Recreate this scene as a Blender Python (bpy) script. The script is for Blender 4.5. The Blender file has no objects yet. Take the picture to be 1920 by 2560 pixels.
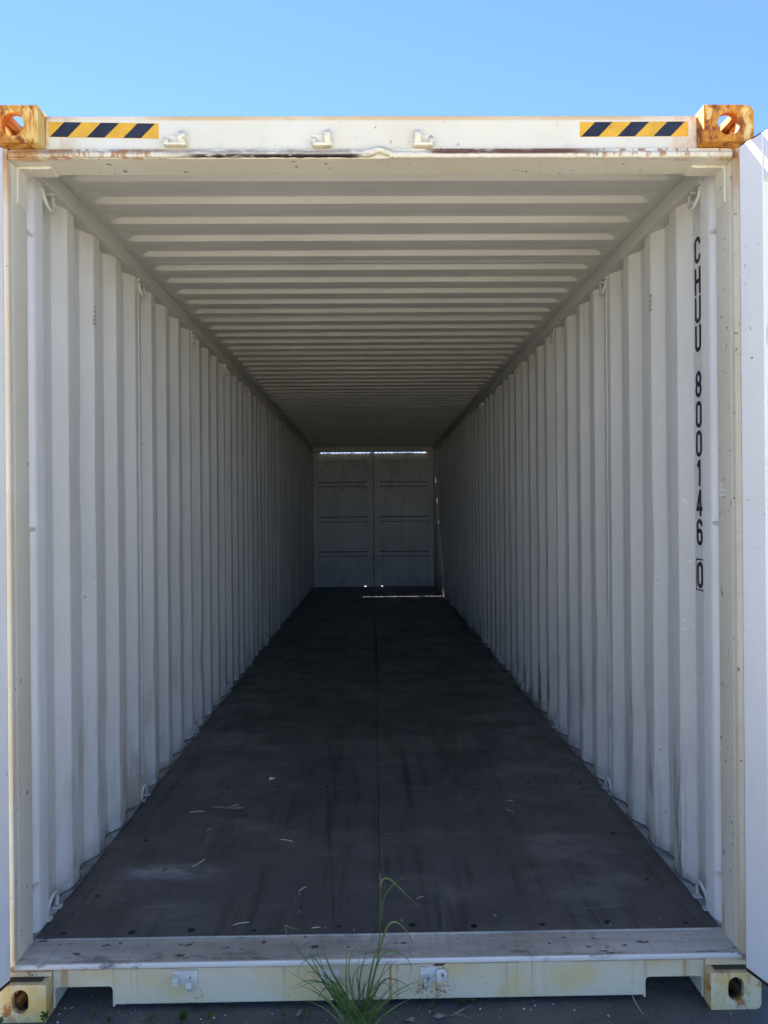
import bpy, bmesh, math, random
from mathutils import Vector, Matrix
random.seed(7)
S = bpy.context.scene
C = S.collection

# ------------------------------------------------------------------ camera
F, CX, CY, CZ, RX, RY, RZ = 1878.27, -0.0113, -2.3872, 1.604, -0.0007, -0.0087, 0.0147
def cam_rows():
    cy, sy = math.cos(RZ), math.sin(RZ); cp, sp = math.cos(RX), math.sin(RX); cr, sr = math.cos(RY), math.sin(RY)
    Y = Matrix(((cy, -sy, 0), (sy, cy, 0), (0, 0, 1)))
    P = Matrix(((1, 0, 0), (0, cp, sp), (0, -sp, cp)))
    Q = Matrix(((cr, 0, sr), (0, 1, 0), (-sr, 0, cr)))
    return Q @ P @ Y
R = cam_rows()
cd = bpy.data.cameras.new('camera')
cd.sensor_fit = 'HORIZONTAL'; cd.sensor_width = 36.0; cd.lens = F / 1920 * 36.0
cd.clip_start = 0.05; cd.clip_end = 2000
cam = bpy.data.objects.new('camera', cd); C.objects.link(cam)
m = Matrix((R[0], R[2], -R[1])).transposed().to_4x4()
m.translation = (CX, CY, CZ); cam.matrix_world = m
S.camera = cam

# ------------------------------------------------------------------ light
SUN = Vector((-0.46, 1.0, 1.444)).normalized()            # towards the sun: behind the container, to the left
EL = math.asin(SUN.z); AZ = math.atan2(SUN.x, SUN.y)
w = bpy.data.worlds.new('World'); S.world = w; w.use_nodes = True
wt = w.node_tree; bg = wt.nodes['Background']
sky = wt.nodes.new('ShaderNodeTexSky'); sky.sky_type = 'NISHITA'; sky.sun_disc = False
sky.sun_elevation = EL; sky.sun_rotation = AZ
sky.air_density = 0.41; sky.dust_density = 0.0; sky.ozone_density = 7.0; sky.altitude = 0
wt.links.new(sky.outputs[0], bg.inputs[0]); bg.inputs[1].default_value = 0.05
sl = bpy.data.lights.new('sun', 'SUN'); sl.energy = 5.0; sl.angle = math.radians(0.53); sl.color = (1.0, 0.94, 0.85)
so = bpy.data.objects.new('sun', sl); C.objects.link(so); so.location = (-6, 12, 20)
so.rotation_euler = (-SUN).to_track_quat('-Z', 'Y').to_euler()
S.view_settings.view_transform = 'Standard'; S.view_settings.look = 'None'
S.view_settings.exposure = 3.45; S.view_settings.gamma = 1; S.view_settings.use_curve_mapping = False
S.cycles.max_bounces = 12; S.cycles.diffuse_bounces = 8; S.cycles.glossy_bounces = 4
S.cycles.use_denoising = True
try: S.cycles.denoiser = 'OPENIMAGEDENOISE'
except Exception: pass
S.cycles.sample_clamp_indirect = 6.0

# ------------------------------------------------------------------ materials
class NT:
    def __init__(s, name):
        s.m = bpy.data.materials.new(name); s.m.use_nodes = True; s.t = s.m.node_tree
        s.b = s.t.nodes['Principled BSDF']
        s.pos = s.t.nodes.new('ShaderNodeNewGeometry').outputs['Position']
        sp = s.t.nodes.new('ShaderNodeSeparateXYZ'); s.t.links.new(s.pos, sp.inputs[0])
        s.x, s.y, s.z = sp.outputs
    def put(s, sock, v):
        if hasattr(v, 'is_output'): s.t.links.new(v, sock)
        elif hasattr(sock.default_value, '__len__') and len(sock.default_value) == 4: sock.default_value = (*v, 1)[:4]
        else: sock.default_value = v
    def noise(s, scale, detail=4, rough=.55, stretch=(1, 1, 1), off=(0, 0, 0), dist=0):
        v = s.pos
        mp = s.t.nodes.new('ShaderNodeMapping'); mp.inputs['Scale'].default_value = stretch; mp.inputs['Location'].default_value = off
        s.t.links.new(v, mp.inputs[0])
        n = s.t.nodes.new('ShaderNodeTexNoise'); n.inputs['Scale'].default_value = scale
        n.inputs['Detail'].default_value = detail; n.inputs['Roughness'].default_value = rough; n.inputs['Distortion'].default_value = dist
        s.t.links.new(mp.outputs[0], n.inputs['Vector']); return n.outputs[0]
    def vor(s, scale, stretch=(1, 1, 1), feature='F1'):
        mp = s.t.nodes.new('ShaderNodeMapping'); mp.inputs['Scale'].default_value = stretch
        s.t.links.new(s.pos, mp.inputs[0])
        n = s.t.nodes.new('ShaderNodeTexVoronoi'); n.feature = feature; n.inputs['Scale'].default_value = scale
        s.t.links.new(mp.outputs[0], n.inputs['Vector']); return n.outputs[0]
    def mr(s, v, a, b, c=0., d=1., smooth=True):
        n = s.t.nodes.new('ShaderNodeMapRange'); n.interpolation_type = 'SMOOTHSTEP' if smooth else 'LINEAR'; n.clamp = True
        s.put(n.inputs[0], v)
        for i, q in enumerate((a, b, c, d)): n.inputs[i + 1].default_value = q
        return n.outputs[0]
    def op(s, o, a, b=0.):
        n = s.t.nodes.new('ShaderNodeMath'); n.operation = o; s.put(n.inputs[0], a); s.put(n.inputs[1], b); return n.outputs[0]
    def mul(s, *a):
        r = a[0]
        for q in a[1:]: r = s.op('MULTIPLY', r, q)
        return r
    def band(s, v, a, b, soft): return s.mul(s.mr(v, a - soft, a + soft), s.mr(v, b - soft, b + soft, 1., 0.))
    def mix(s, f, a, b):
        n = s.t.nodes.new('ShaderNodeMix'); n.data_type = 'RGBA'
        s.put(n.inputs[0], f); s.put(n.inputs[6], a); s.put(n.inputs[7], b); return n.outputs[2]
    def bump(s, h, strength=.3, dist=.002):
        n = s.t.nodes.new('ShaderNodeBump'); n.inputs['Strength'].default_value = strength; n.inputs['Distance'].default_value = dist
        s.t.links.new(h, n.inputs['Height']); s.t.links.new(n.outputs[0], s.b.inputs['Normal'])
    def done(s, col, rough=.5, metal=0., spec=.5):
        s.put(s.b.inputs['Base Color'], col); s.put(s.b.inputs['Roughness'], rough); s.put(s.b.inputs['Metallic'], metal)
        s.b.inputs['Specular IOR Level'].default_value = spec; return s.m

def m_wall():
    n = NT('wall_paint')
    c = n.mix(n.mr(n.noise(1.3, 5), .35, .7), (.61, .60, .555), (.66, .65, .61))
    c = n.mix(n.mul(n.mr(n.noise(9, 5, stretch=(1, 1, .12)), .55, .75), .35), c, (.50, .48, .43))
    low = n.mr(n.z, .25, 1.05, 1., 0.)
    sc = n.mr(n.noise(14, 6, .7, stretch=(1, 1.6, .16), off=(3, 0, 0)), .45, .62)
    patch = n.mr(n.noise(1.9, 3, off=(7, 2, 0)), .40, .56)
    right = n.mr(n.x, .5, 1.0, .5, 1.)
    proud = n.mr(n.op('ABSOLUTE', n.x), 1.174, 1.190, 1., .25)
    c = n.mix(n.mul(sc, low, patch, right, proud, 1.0), c, (.10, .10, .10))
    br = n.mr(n.noise(7, 4, stretch=(1, 1, .25), off=(1, 5, 2)), .55, .70)
    c = n.mix(n.mul(br, low, n.mr(n.x, -.5, -1.0), .55), c, (.27, .20, .13))
    foot = n.mul(n.mr(n.z, .16, .27, 1., 0.), n.mr(n.noise(10, 5, .7, off=(2, 2, 2)), .38, .62))
    c = n.mix(n.mul(foot, .7), c, (.17, .15, .125))
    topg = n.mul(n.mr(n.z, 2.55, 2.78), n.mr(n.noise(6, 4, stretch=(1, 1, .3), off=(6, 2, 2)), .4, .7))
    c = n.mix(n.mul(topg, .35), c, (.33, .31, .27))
    spk = n.mul(n.mr(n.noise(55, 2, .4), .735, .76), n.mr(n.noise(2.5, 2, off=(0, 9, 0)), .45, .6))
    c = n.mix(n.mul(spk, .8), c, (.09, .06, .04))
    scr = n.mul(n.mr(n.noise(26, 2, .5, stretch=(1, .5, 1.2), off=(4, 4, 1), dist=1.5), .70, .725), n.mr(n.noise(1.7, 2, off=(5, 1, 0)), .5, .6))
    c = n.mix(n.mul(scr, .7), c, (.80, .80, .78))
    n.bump(n.op('ADD', n.noise(3.2, 2), n.mul(n.noise(9, 3, stretch=(1, 1, .4)), .5)), .5, .012)
    return n.done(c, n.mr(n.noise(12, 4), .3, .7, .38, .52), 0, .4)

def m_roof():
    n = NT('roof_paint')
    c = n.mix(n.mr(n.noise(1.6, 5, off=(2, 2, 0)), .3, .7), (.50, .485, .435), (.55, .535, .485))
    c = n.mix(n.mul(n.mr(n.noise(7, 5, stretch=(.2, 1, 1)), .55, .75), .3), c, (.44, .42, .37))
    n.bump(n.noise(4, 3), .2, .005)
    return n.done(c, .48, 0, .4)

def m_cream(name, extra=0.):
    n = NT(name)
    c = n.mix(n.mr(n.noise(2.2, 5), .3, .7), (.655, .605, .475), (.705, .665, .545))
    # yellowing: lower rail, header edge, around the corners
    yel = n.mr(n.noise(6, 5, off=(5, 1, 3)), .42, .68)
    c = n.mix(n.mul(n.op('ADD', n.mul(yel, .55), .42), n.mr(n.z, .10, .5, 1., .16), n.mr(n.y, .058, .066, 1., .15)), c, (.68, .52, .25))
    edge = n.band(n.z, 2.872, 2.90, .005)
    c = n.mix(n.mul(edge, n.mr(n.noise(3, 4, off=(1, 1, 1)), .25, .6), .85), c, (.58, .36, .14))
    cor = n.mul(n.mr(n.op('ABSOLUTE', n.x), .93, 1.045), n.mr(n.y, .07, .055), n.mr(n.noise(11, 6, .65, off=(2, 8, 1), stretch=(1, 1, .45)), .40, .58))
    c = n.mix(n.mul(cor, n.mr(n.z, 2.55, 2.78, .12, .85)), c, (.50, .24, .055))
    # rust line on the gutter and on the joint under the threshold
    g = n.band(n.z, 2.752, 2.776, .004)
    rn = n.mr(n.noise(5, 6, .7, stretch=(1, 1, 2.5), off=(.5, 0, 0)), .36, .50)
    rx = n.op('MAXIMUM', n.band(n.x, .12, .72, .10), n.mul(n.band(n.x, -1.1, .10, .08), .55))
    c = n.mix(n.mul(g, rn, rx), c, (.15, .062, .03))
    dr = n.mul(n.band(n.z, 2.744, 2.778, .004), n.mr(n.y, .050, .044), n.mr(n.noise(38, 4, .6, stretch=(1, 1, .25), off=(1, 0, 6)), .50, .60), n.mr(n.op('ABSOLUTE', n.x), .55, .75))
    c = n.mix(n.mul(dr, .85), c, (.36, .16, .045))
    bl = n.mul(n.band(n.z, 2.731, 2.753, .003), n.mr(n.y, .040, .034), n.band(n.x, -.60, -.02, .06), n.mr(n.noise(11, 6, .7, stretch=(.55, 1, 2), off=(0, 3, 0)), .36, .47))
    c = n.mix(bl, c, (.022, .014, .014))
    j = n.mul(n.band(n.z, .134, .152, .004), n.mr(n.noise(9, 6, .7, stretch=(.6, 1, 2)), .42, .60))
    c = n.mix(n.mul(j, .85), c, (.22, .10, .045))
    # vertical streaks on the bottom rail
    st = n.mul(n.mr(n.noise(30, 3, .5, stretch=(1, 1, .02), off=(0, 0, 4)), .60, .72), n.mr(n.z, .0, .16, .4, 1.), n.mr(n.z, .3, .25))
    c = n.mix(n.mul(st, .85), c, (.48, .25, .07))
    s2 = n.mul(n.op('ADD', n.band(n.x, .028, .036, .002), n.mul(n.band(n.x, .049, .060, .003), .6)), n.mr(n.z, .3, .2), n.mr(n.noise(25, 3, stretch=(1, 1, .4)), .25, .5))
    c = n.mix(n.mul(s2, .9), c, (.50, .22, .04))
    s3 = n.mul(n.band(n.x, .11, .24, .02), n.band(n.z, .015, .075, .012), n.mr(n.noise(95, 4, .7, off=(3, 3, 0)), .52, .58))
    c = n.mix(n.mul(s3, .8), c, (.20, .10, .04))
    s4 = n.mul(n.band(n.x, -.68, -.56, .02), n.band(n.z, .01, .07, .012), n.mr(n.noise(60, 4, .7, off=(3, 3, 0)), .54, .62))
    c = n.mix(n.mul(s4, .5), c, (.42, .24, .08))
    # chips and grime
    ch = n.mul(n.mr(n.noise(42, 4, .65, off=(3, 3, 3)), .645, .67), n.mr(n.noise(3, 3, off=(0, 4, 4)), .42, .58))
    c = n.mix(ch, c, (.12, .055, .03))
    gr = n.mr(n.noise(16, 6, .7, off=(9, 0, 0)), .56, .76)
    c = n.mix(n.mul(gr, .25 + extra), c, (.33, .28, .2))
    n.bump(n.op('ADD', n.mul(n.noise(18, 4), .6), n.mul(n.noise(120, 2), .12)), .3, .0025)
    return n.done(c, .46, 0, .4)

def m_cast():
    n = NT('corner_casting_paint')
    c = n.mix(n.mr(n.noise(9, 5), .35, .65), (.70, .58, .34), (.70, .47, .15))
    up = n.mr(n.z, 1.0, 2.0)
    r0 = n.mr(n.noise(15, 6, .65, off=(2, 1, 3)), .53, .64)
    u = n.op('ABSOLUTE', n.op('SUBTRACT', n.op('ABSOLUTE', n.x), 1.138)); v = n.op('ABSOLUTE', n.op('SUBTRACT', n.z, 2.837))
    rad = n.op('SQRT', n.op('ADD', n.mul(u, u), n.mul(v, v)))
    edge = n.op('MAXIMUM', n.mr(u, .055, .080), n.mr(v, .038, .058))
    seed = n.op('ADD', n.noise(16, 7, .7, off=(2, 1, 7), stretch=(1.3, 1.3, .5), dist=.5), n.op('ADD', n.mul(n.mr(rad, .075, .040), .16), n.mul(edge, .14)))
    right = n.mr(n.x, -.2, .2, 0., .085)
    r1 = n.mr(n.op('ADD', seed, right), .59, .71)
    rr = n.op('ADD', n.mul(up, r1), n.mul(n.op('SUBTRACT', 1., up), r0))
    stain = n.mul(up, n.mr(n.op('ADD', seed, right), .46, .64))
    c = n.mix(n.mul(stain, .75), c, (.68, .41, .085))
    c = n.mix(n.mul(rr, .9), c, n.mix(n.mr(n.noise(34, 5, .7), .4, .6), (.56, .225, .022), (.38, .115, .014)))
    r2 = n.mul(r1, n.mr(n.noise(24, 6, .72, off=(5, 5, 1), stretch=(1.4, 1.4, .7)), .50, .60))
    c = n.mix(n.mul(r2, n.mr(up, 0., 1., .35, .95)), c, (.20, .055, .018))
    # bare rusted bore of the upper castings
    ins = n.band(n.op('ABSOLUTE', n.op('SUBTRACT', n.op('ABSOLUTE', n.x), 1.138)), -1., .062, .004)
    deep = n.mul(ins, n.mr(n.y, .004, .012), n.mr(n.y, .14, .15, 1., 0.), up, n.mr(n.z, 2.880, 2.872), n.mr(n.z, 2.786, 2.796))
    c = n.mix(n.mul(deep, .9), c, (.30, .095, .03))
    d2 = n.mul(ins, n.mr(n.y, .010, .022), n.mr(n.y, .14, .15, 1., 0.), n.mr(n.z, .5, .4), n.mr(n.z, .018, .024))  # lower castings: bore coloured near-black to imitate the shade inside
    c = n.mix(n.mul(d2, .92), c, (.045, .036, .03))
    n.bump(n.noise(60, 5, .7), .5, .003)
    return n.done(c, .7, 0, .2)

def m_plain(name, col, rough, var=.12, scale=6, metal=0, bump=0, spec=.45, dirt=0.):
    n = NT(name)
    d = tuple(q * (1 - var) for q in col); u = tuple(min(1, q * (1 + var)) for q in col)
    c = n.mix(n.mr(n.noise(scale, 5), .3, .7), d, u)
    if dirt: c = n.mix(n.mul(n.mr(n.noise(24, 5, .7, off=(4, 4, 4)), .58, .70), dirt), c, (.12, .09, .06))
    if bump: n.bump(n.noise(scale * 8, 4), .4, bump)
    return n.done(c, rough, metal, spec)

def m_door():
    n = NT('door_paint')
    c = n.mix(n.mr(n.noise(2, 5), .3, .7), (.76, .745, .705), (.80, .785, .75))
    sp = n.mul(n.mr(n.noise(45, 3, .5), .70, .73), n.mr(n.noise(3, 2, off=(1, 1, 1)), .42, .6))
    c = n.mix(n.mul(sp, .8), c, (.10, .06, .04))
    c = n.mix(n.mul(n.mr(n.noise(8, 5, .7, stretch=(1, 1, .3)), .58, .75), .3), c, (.5, .49, .46))
    n.bump(n.noise(6, 3), .15, .004)
    return n.done(c, .42, 0, .45)

def m_floor():
    n = NT('plywood_floor')
    oi = n.t.nodes.new('ShaderNodeObjectInfo').outputs['Random']
    c = n.mix(n.mr(n.noise(1.4, 6, .6), .3, .7), (.074, .076, .079), (.108, .110, .113))
    c = n.mix(n.mul(oi, .45), c, (.088, .088, .088))
    edge = n.mul(n.mr(n.op('ABSOLUTE', n.x), .75, 1.14), n.mr(n.y, 0, 5, 1, .3))
    c = n.mix(n.mul(edge, .6), c, (.085, .066, .055))
    gr = n.noise(22, 4, .6, stretch=(1, .05, 1))
    c = n.mix(n.mul(n.mr(gr, .48, .66), .6), c, (.038, .038, .040))
    ln = n.mul(n.band(n.op('ABSOLUTE', n.x), 1.1035, 1.1085, .001), n.mr(n.noise(9, 5, .7, stretch=(1, .5, 1), off=(2, 0, 0)), .42, .58), n.mr(n.y, 8.6, 8.5))
    c = n.mix(n.mul(ln, .8), c, (.24, .22, .195))
    # dusty scuffs
    du = n.mr(n.noise(3.2, 6, .65, off=(4, 1, 0), stretch=(.6, 1, 1)), .50, .72)
    c = n.mix(n.mul(du, .85), c, (.19, .187, .185))
    d2 = n.mul(n.band(n.x, -1.02, -.70, .09), n.band(n.y, .60, .70, .045), n.mr(n.noise(13, 6, .7, stretch=(.5, 1, 1)), .35, .62))
    c = n.mix(n.mul(d2, .85), c, (.34, .34, .36))
    sc = n.mr(n.noise(26, 2, .5, stretch=(.10, 1.2, 1), off=(0, 0, 1), dist=.8), .655, .69)
    c = n.mix(n.mul(sc, n.mr(n.noise(2.4, 2, off=(8, 0, 0)), .45, .6), .5), c, (.24, .23, .22))
    s3 = n.mr(n.noise(20, 2, .5, stretch=(1.3, .09, 1), off=(3, 0, 1), dist=.7), .665, .69)
    c = n.mix(n.mul(s3, n.mr(n.noise(2, 2, off=(2, 5, 0)), .45, .6), .45), c, (.20, .19, .18))
    bk = n.mr(n.noise(11, 3, .5, off=(6, 6, 0)), .70, .76)
    c = n.mix(n.mul(bk, .7), c, (.006, .006, .007))
    n.bump(n.op('ADD', n.mul(gr, .5), n.mul(n.noise(70, 4), .3)), .35, .002)
    return n.done(c, n.mr(n.noise(5, 5, off=(1, 2, 0)), .3, .7, .34, .55), 0, .5)

def m_steel():
    n = NT('scuffed_steel')
    c = n.mix(n.mr(n.noise(5, 6, .6, stretch=(.5, 1, 1)), .3, .7), (.54, .505, .44), (.70, .66, .59))
    sm = n.mr(n.noise(4, 7, .72, stretch=(.12, 1.6, 1), off=(3, 4, 0)), .42, .66)
    c = n.mix(n.mul(sm, .55), c, (.24, .225, .20))
    sv = n.mr(n.noise(40, 4, .6, stretch=(1, .10, 1), off=(8, 0, 0)), .52, .70)
    c = n.mix(n.mul(sv, .35), c, (.28, .265, .24))
    c = n.mix(n.mul(n.mr(n.noise(11, 7, .75, stretch=(.35, 1.2, 1), off=(2, 1, 0)), .50, .64), n.mr(n.y, .17, .03, .45, 1.), .8), c, (.10, .092, .085))
    c = n.mix(n.mul(n.mr(n.noise(34, 3, .6, stretch=(.5, 1, 1), off=(6, 0, 0)), .64, .68), .85), c, (.03, .025, .022))
    c = n.mix(n.mul(n.mr(n.noise(18, 2, .5, stretch=(1.4, .25, 1), off=(1, 1, 1), dist=1.), .64, .67), .3), c, (.62, .62, .61))
    ed = n.mul(n.mr(n.y, .045, .033), n.mr(n.noise(13, 5, .7, stretch=(.5, 1, 1)), .62, .54))
    c = n.mix(n.mul(ed, .95), c, (.74, .71, .64))
    n.bump(n.noise(30, 5, .7), .4, .002)
    return n.done(c, .45, .15, .5)

def m_asphalt():
    n = NT('asphalt_ground')
    c = n.mix(n.mr(n.noise(3, 6), .3, .7), (.105, .096, .084), (.15, .138, .122))
    v = n.vor(230)
    c = n.mix(n.mul(n.mr(v, .30, .12), .5), c, (.23, .215, .19))
    c = n.mix(n.mul(n.mr(n.noise(90, 3, .6), .62, .72), .6), c, (.19, .18, .17))
    c = n.mix(n.mr(n.noise(6, 5, off=(3, 3, 0)), .55, .7, 0, .5), c, (.045, .039, .032))
    # unseen pale yard in front of the container, added to reflect sunlight inside
    dist = n.op('SUBTRACT', -1.0, n.y)
    far = n.mr(n.op('ADD', dist, n.mul(n.noise(.6, 4), 2.)), .8, 2.2)
    bounce_yard = n.mix(n.mr(n.noise(1.2, 7, .65), .3, .7), (.19, .178, .15), (.24, .226, .19))
    c = n.mix(far, c, bounce_yard)
    n.bump(n.op('ADD', n.mul(n.noise(140, 4, .7), .7), n.mul(v, .4)), .8, .006)
    return n.done(c, .85, 0, .3)

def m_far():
    n = NT('far_door_shaded_paint')
    c = n.mix(n.mr(n.noise(2, 5), .3, .7), (.52, .51, .48), (.60, .59, .56))  # same door paint, darkened to imitate deep shade at the far end
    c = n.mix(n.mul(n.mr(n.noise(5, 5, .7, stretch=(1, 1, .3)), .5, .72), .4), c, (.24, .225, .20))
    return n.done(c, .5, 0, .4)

def m_leaf(name, a, b, trans=.38):
    n = NT(name)
    oi = n.t.nodes.new('ShaderNodeObjectInfo').outputs['Random']
    c = n.mix(n.mr(n.op('ADD', n.noise(9, 3), n.mul(n.op('SUBTRACT', oi, .5), .5)), .3, .7), a, b)
    n.done(c, .5, 0, .35)
    tr = n.t.nodes.new('ShaderNodeBsdfTranslucent'); n.put(tr.inputs[0], c)
    mx = n.t.nodes.new('ShaderNodeMixShader'); mx.inputs[0].default_value = trans
    n.t.links.new(n.b.outputs[0], mx.inputs[1]); n.t.links.new(tr.outputs[0], mx.inputs[2])
    n.t.links.new(mx.outputs[0], n.t.nodes['Material Output'].inputs[0]); return n.m

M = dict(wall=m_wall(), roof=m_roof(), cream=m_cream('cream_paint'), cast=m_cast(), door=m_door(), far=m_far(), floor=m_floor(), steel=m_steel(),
         ground=m_asphalt(),
         jpost=m_plain('inner_post_paint', (.68, .67, .635), .36, .05, 3, spec=.5),
         rod=m_plain('rod_paint', (.56, .55, .51), .42, .1, 20, dirt=.8),
         bottomrail=m_plain('bottom_rail_paint', (.36, .36, .35), .6, .35, 16, bump=.003, dirt=1.),
         sealant=m_plain('sealant', (.14, .14, .135), .6, .4, 30, bump=.003),
         keeper=m_plain('keeper_paint', (.66, .63, .55), .42, .08, 40, dirt=.9),
         gasket=m_plain('gasket_rubber', (.012, .012, .013), .6),
         yellow=m_plain('sticker_yellow', (.68, .36, .022), .45, .10, 14, dirt=.25), navy=m_plain('sticker_navy', (.015, .017, .027), .5, .35, 26),
         ink=m_plain('letter_ink', (.006, .008, .018), .45, .1), red=m_plain('red_print', (.40, .27, .23), .6),
         dark=m_plain('dark_screw', (.010, .010, .011), .5), bolt=m_plain('bolt_steel', (.09, .09, .09), .5),
         rust=m_plain('rust_chip', (.14, .06, .04), .8, .3, 60, bump=.002),
         straw=m_plain('straw', (.62, .55, .38), .7, .2, 40), paper=m_plain('paper', (.80, .84, .90), .7, .04),
         bark=m_plain('bark', (.24, .185, .15), .85, .25, 30), leafdry=m_plain('dry_leaf', (.22, .185, .145), .8, .25, 50),
         leafbrown=m_plain('brown_leaf', (.16, .07, .035), .8, .25, 50),
         speck=m_plain('speck', (.30, .29, .27), .8, .3, 60), stone=m_plain('stone', (.16, .155, .15), .85, .5, 70),
         white=m_plain('white_stone', (.62, .61, .58), .8, .15, 70),
         grass=m_leaf('grass_blade', (.115, .18, .040), (.19, .275, .085)), weed=m_leaf('weed_leaf', (.06, .13, .03), (.11, .20, .055)),
         reddish=m_plain('seed_head', (.20, .12, .10), .7), grey_print=m_plain('grey_print', (.33, .32, .30), .7), pencil=m_plain('pencil', (.09, .09, .09), .7), label=m_plain('faded_print', (.78, .78, .74), .6))

# ------------------------------------------------------------------ mesh helpers
def obj(name, bm, mats, parent=None, bevel=0, seg=2, smooth=None):
    bmesh.ops.recalc_face_normals(bm, faces=bm.faces)
    if bevel:
        ed = [e for e in bm.edges if len(e.link_faces) == 2 and e.calc_face_angle(0) > math.radians(35)]
        bmesh.ops.bevel(bm, geom=ed, offset=bevel, segments=seg, affect='EDGES', profile=.5, clamp_overlap=True)
    if smooth is not None:
        for f in bm.faces: f.smooth = True
        for e in bm.edges:
            if len(e.link_faces) == 2 and e.calc_face_angle(0) > math.radians(smooth): e.smooth = False
    me = bpy.data.meshes.new(name); bm.to_mesh(me); bm.free()
    for mm in (mats if isinstance(mats, (list, tuple)) else [mats]): me.materials.append(mm)
    o = bpy.data.objects.new(name, me); C.objects.link(o)
    if parent: o.parent = parent
    return o
def tag(o, label=None, cat=None, group=None, kind=None):
    if label: o['label'] = label
    if cat: o['category'] = cat
    if group: o['group'] = group
    if kind: o['kind'] = kind
    return o
def box(bm, x0, x1, y0, y1, z0, z1, mi=0, T=None):
    p = [(x, y, z) for x in (x0, x1) for y in (y0, y1) for z in (z0, z1)]
    v = [bm.verts.new(T(q) if T else q) for q in p]
    for i in ((0, 1, 3, 2), (4, 6, 7, 5), (0, 4, 5, 1), (2, 3, 7, 6), (0, 2, 6, 4), (1, 5, 7, 3)):
        f = bm.faces.new([v[k] for k in i]); f.material_index = mi
    return v
def prism(bm, pts, axis, a, b, mi=0):
    """closed outline pts (2D) swept along axis (0,1,2) from a to b"""
    def P(q, t):
        l = list(q); l.insert(axis, t); return l
    A = [bm.verts.new(P(q, a)) for q in pts]; B = [bm.verts.new(P(q, b)) for q in pts]
    n = len(pts); fs = [bm.faces.new(A), bm.faces.new(B[::-1])]
    for i in range(n): fs.append(bm.faces.new((A[i], A[(i + 1) % n], B[(i + 1) % n], B[i])))
    for f in fs: f.material_index = mi
def tube(bm, pts, r, n=8, cap=True, mi=0):
    pts = [Vector(p) for p in pts]; rings = []; up = None
    rr = r if isinstance(r, (list, tuple)) else [r] * len(pts)
    for i, p in enumerate(pts):
        d = (pts[min(i + 1, len(pts) - 1)] - pts[max(i - 1, 0)]).normalized()
        if up is None:
            up = Vector((0, 0, 1)) if abs(d.z) < .9 else Vector((1, 0, 0))
        a = d.cross(up).normalized(); up = a.cross(d).normalized()
        rings.append([bm.verts.new(p + (a * math.cos(t) + up * math.sin(t)) * rr[i]) for t in (2 * math.pi * k / n for k in range(n))])
    for A, B in zip(rings, rings[1:]):
        for k in range(n): bm.faces.new((A[k], A[(k + 1) % n], B[(k + 1) % n], B[k])).material_index = mi
    if cap:
        bm.faces.new(rings[0][::-1]).material_index = mi; bm.faces.new(rings[-1]).material_index = mi
def cyl(bm, c, axis, r, h, n=12, mi=0):
    c = Vector(c); d = Vector([1 if k == axis else 0 for k in range(3)]) * h / 2
    tube(bm, [c - d, c + d], r, n, True, mi)
def mirror_x(o, name, parent):
    me = o.data.copy(); me.name = name
    bm = bmesh.new(); bm.from_mesh(me)
    for v in bm.verts: v.co.x = -v.co.x
    bmesh.ops.reverse_faces(bm, faces=bm.faces); bm.to_mesh(me); bm.free()
    q = bpy.data.objects.new(name, me); C.objects.link(q); q.parent = parent; return q
def both(name, build, mats, parent, **k):
    out = []
    for s in (1, -1):
        bm = bmesh.new(); build(bm)
        if s < 0:
            for v in bm.verts: v.co.x = -v.co.x
        out.append(obj(name, bm, mats, parent, **k))
    return out
def dup(o, parent, loc=(0, 0, 0)):
    q = o.copy(); C.objects.link(q); q.parent = parent; q.location = loc; return q

L = 12.192
# ------------------------------------------------------------------ ground
bm = bmesh.new()
xs = [-400, -40, -6, -2, -1, 0, 1, 2, 6, 40, 400]; ys = [-400, -40, -8, -3, -1, 0, 1, 3, 8, 14, 40, 400]
g = [[bm.verts.new((x, y, 0)) for y in ys] for x in xs]
for i in range(len(xs) - 1):
    for j in range(len(ys) - 1): bm.faces.new((g[i][j], g[i + 1][j], g[i + 1][j + 1], g[i][j + 1]))
tag(obj('ground', bm, M['ground']), 'dark asphalt ground with grit in front of the container', 'ground', kind='structure')

# ------------------------------------------------------------------ container
K = bpy.data.objects.new('shipping_container', None); C.objects.link(K)
tag(K, 'cream and white shipping container standing open with its long ribbed interior in view', 'shipping container')

# corner castings: hollow boxes with oval holes (boolean, evaluated once)
def stadium(w, h, n=8):
    r = min(w, h) / 2; out = []
    for cx, cy, a0 in ((w / 2 - r, h / 2 - r, 0), (-w / 2 + r, h / 2 - r, 90), (-w / 2 + r, -h / 2 + r, 180), (w / 2 - r, -h / 2 + r, 270)):
        for k in range(n + 1):
            a = math.radians(a0 + 90 * k / n); q = (cx + r * math.cos(a), cy + r * math.sin(a))
            if not out or (Vector(q) - Vector(out[-1])).length > 1e-5: out.append(q)
    if (Vector(out[0]) - Vector(out[-1])).length < 1e-5: out.pop()
    return out
def roundpoly(corners, n=6):
    """corners: (x,y,r) in order; rounded outline"""
    out = []; N = len(corners)
    for i, (x, y, r) in enumerate(corners):
        p = Vector((x, y)); a = (Vector(corners[i - 1][:2]) - p).normalized(); b = (Vector(corners[(i + 1) % N][:2]) - p).normalized()
        if r <= 0: out.append((x, y)); continue
        p0, p1 = p + a * r, p + b * r
        for k in range(n + 1):
            t = k / n; q = p0 * (1 - t) ** 2 + p * 2 * t * (1 - t) + p1 * t * t; out.append((q.x, q.y))
    return out
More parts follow.
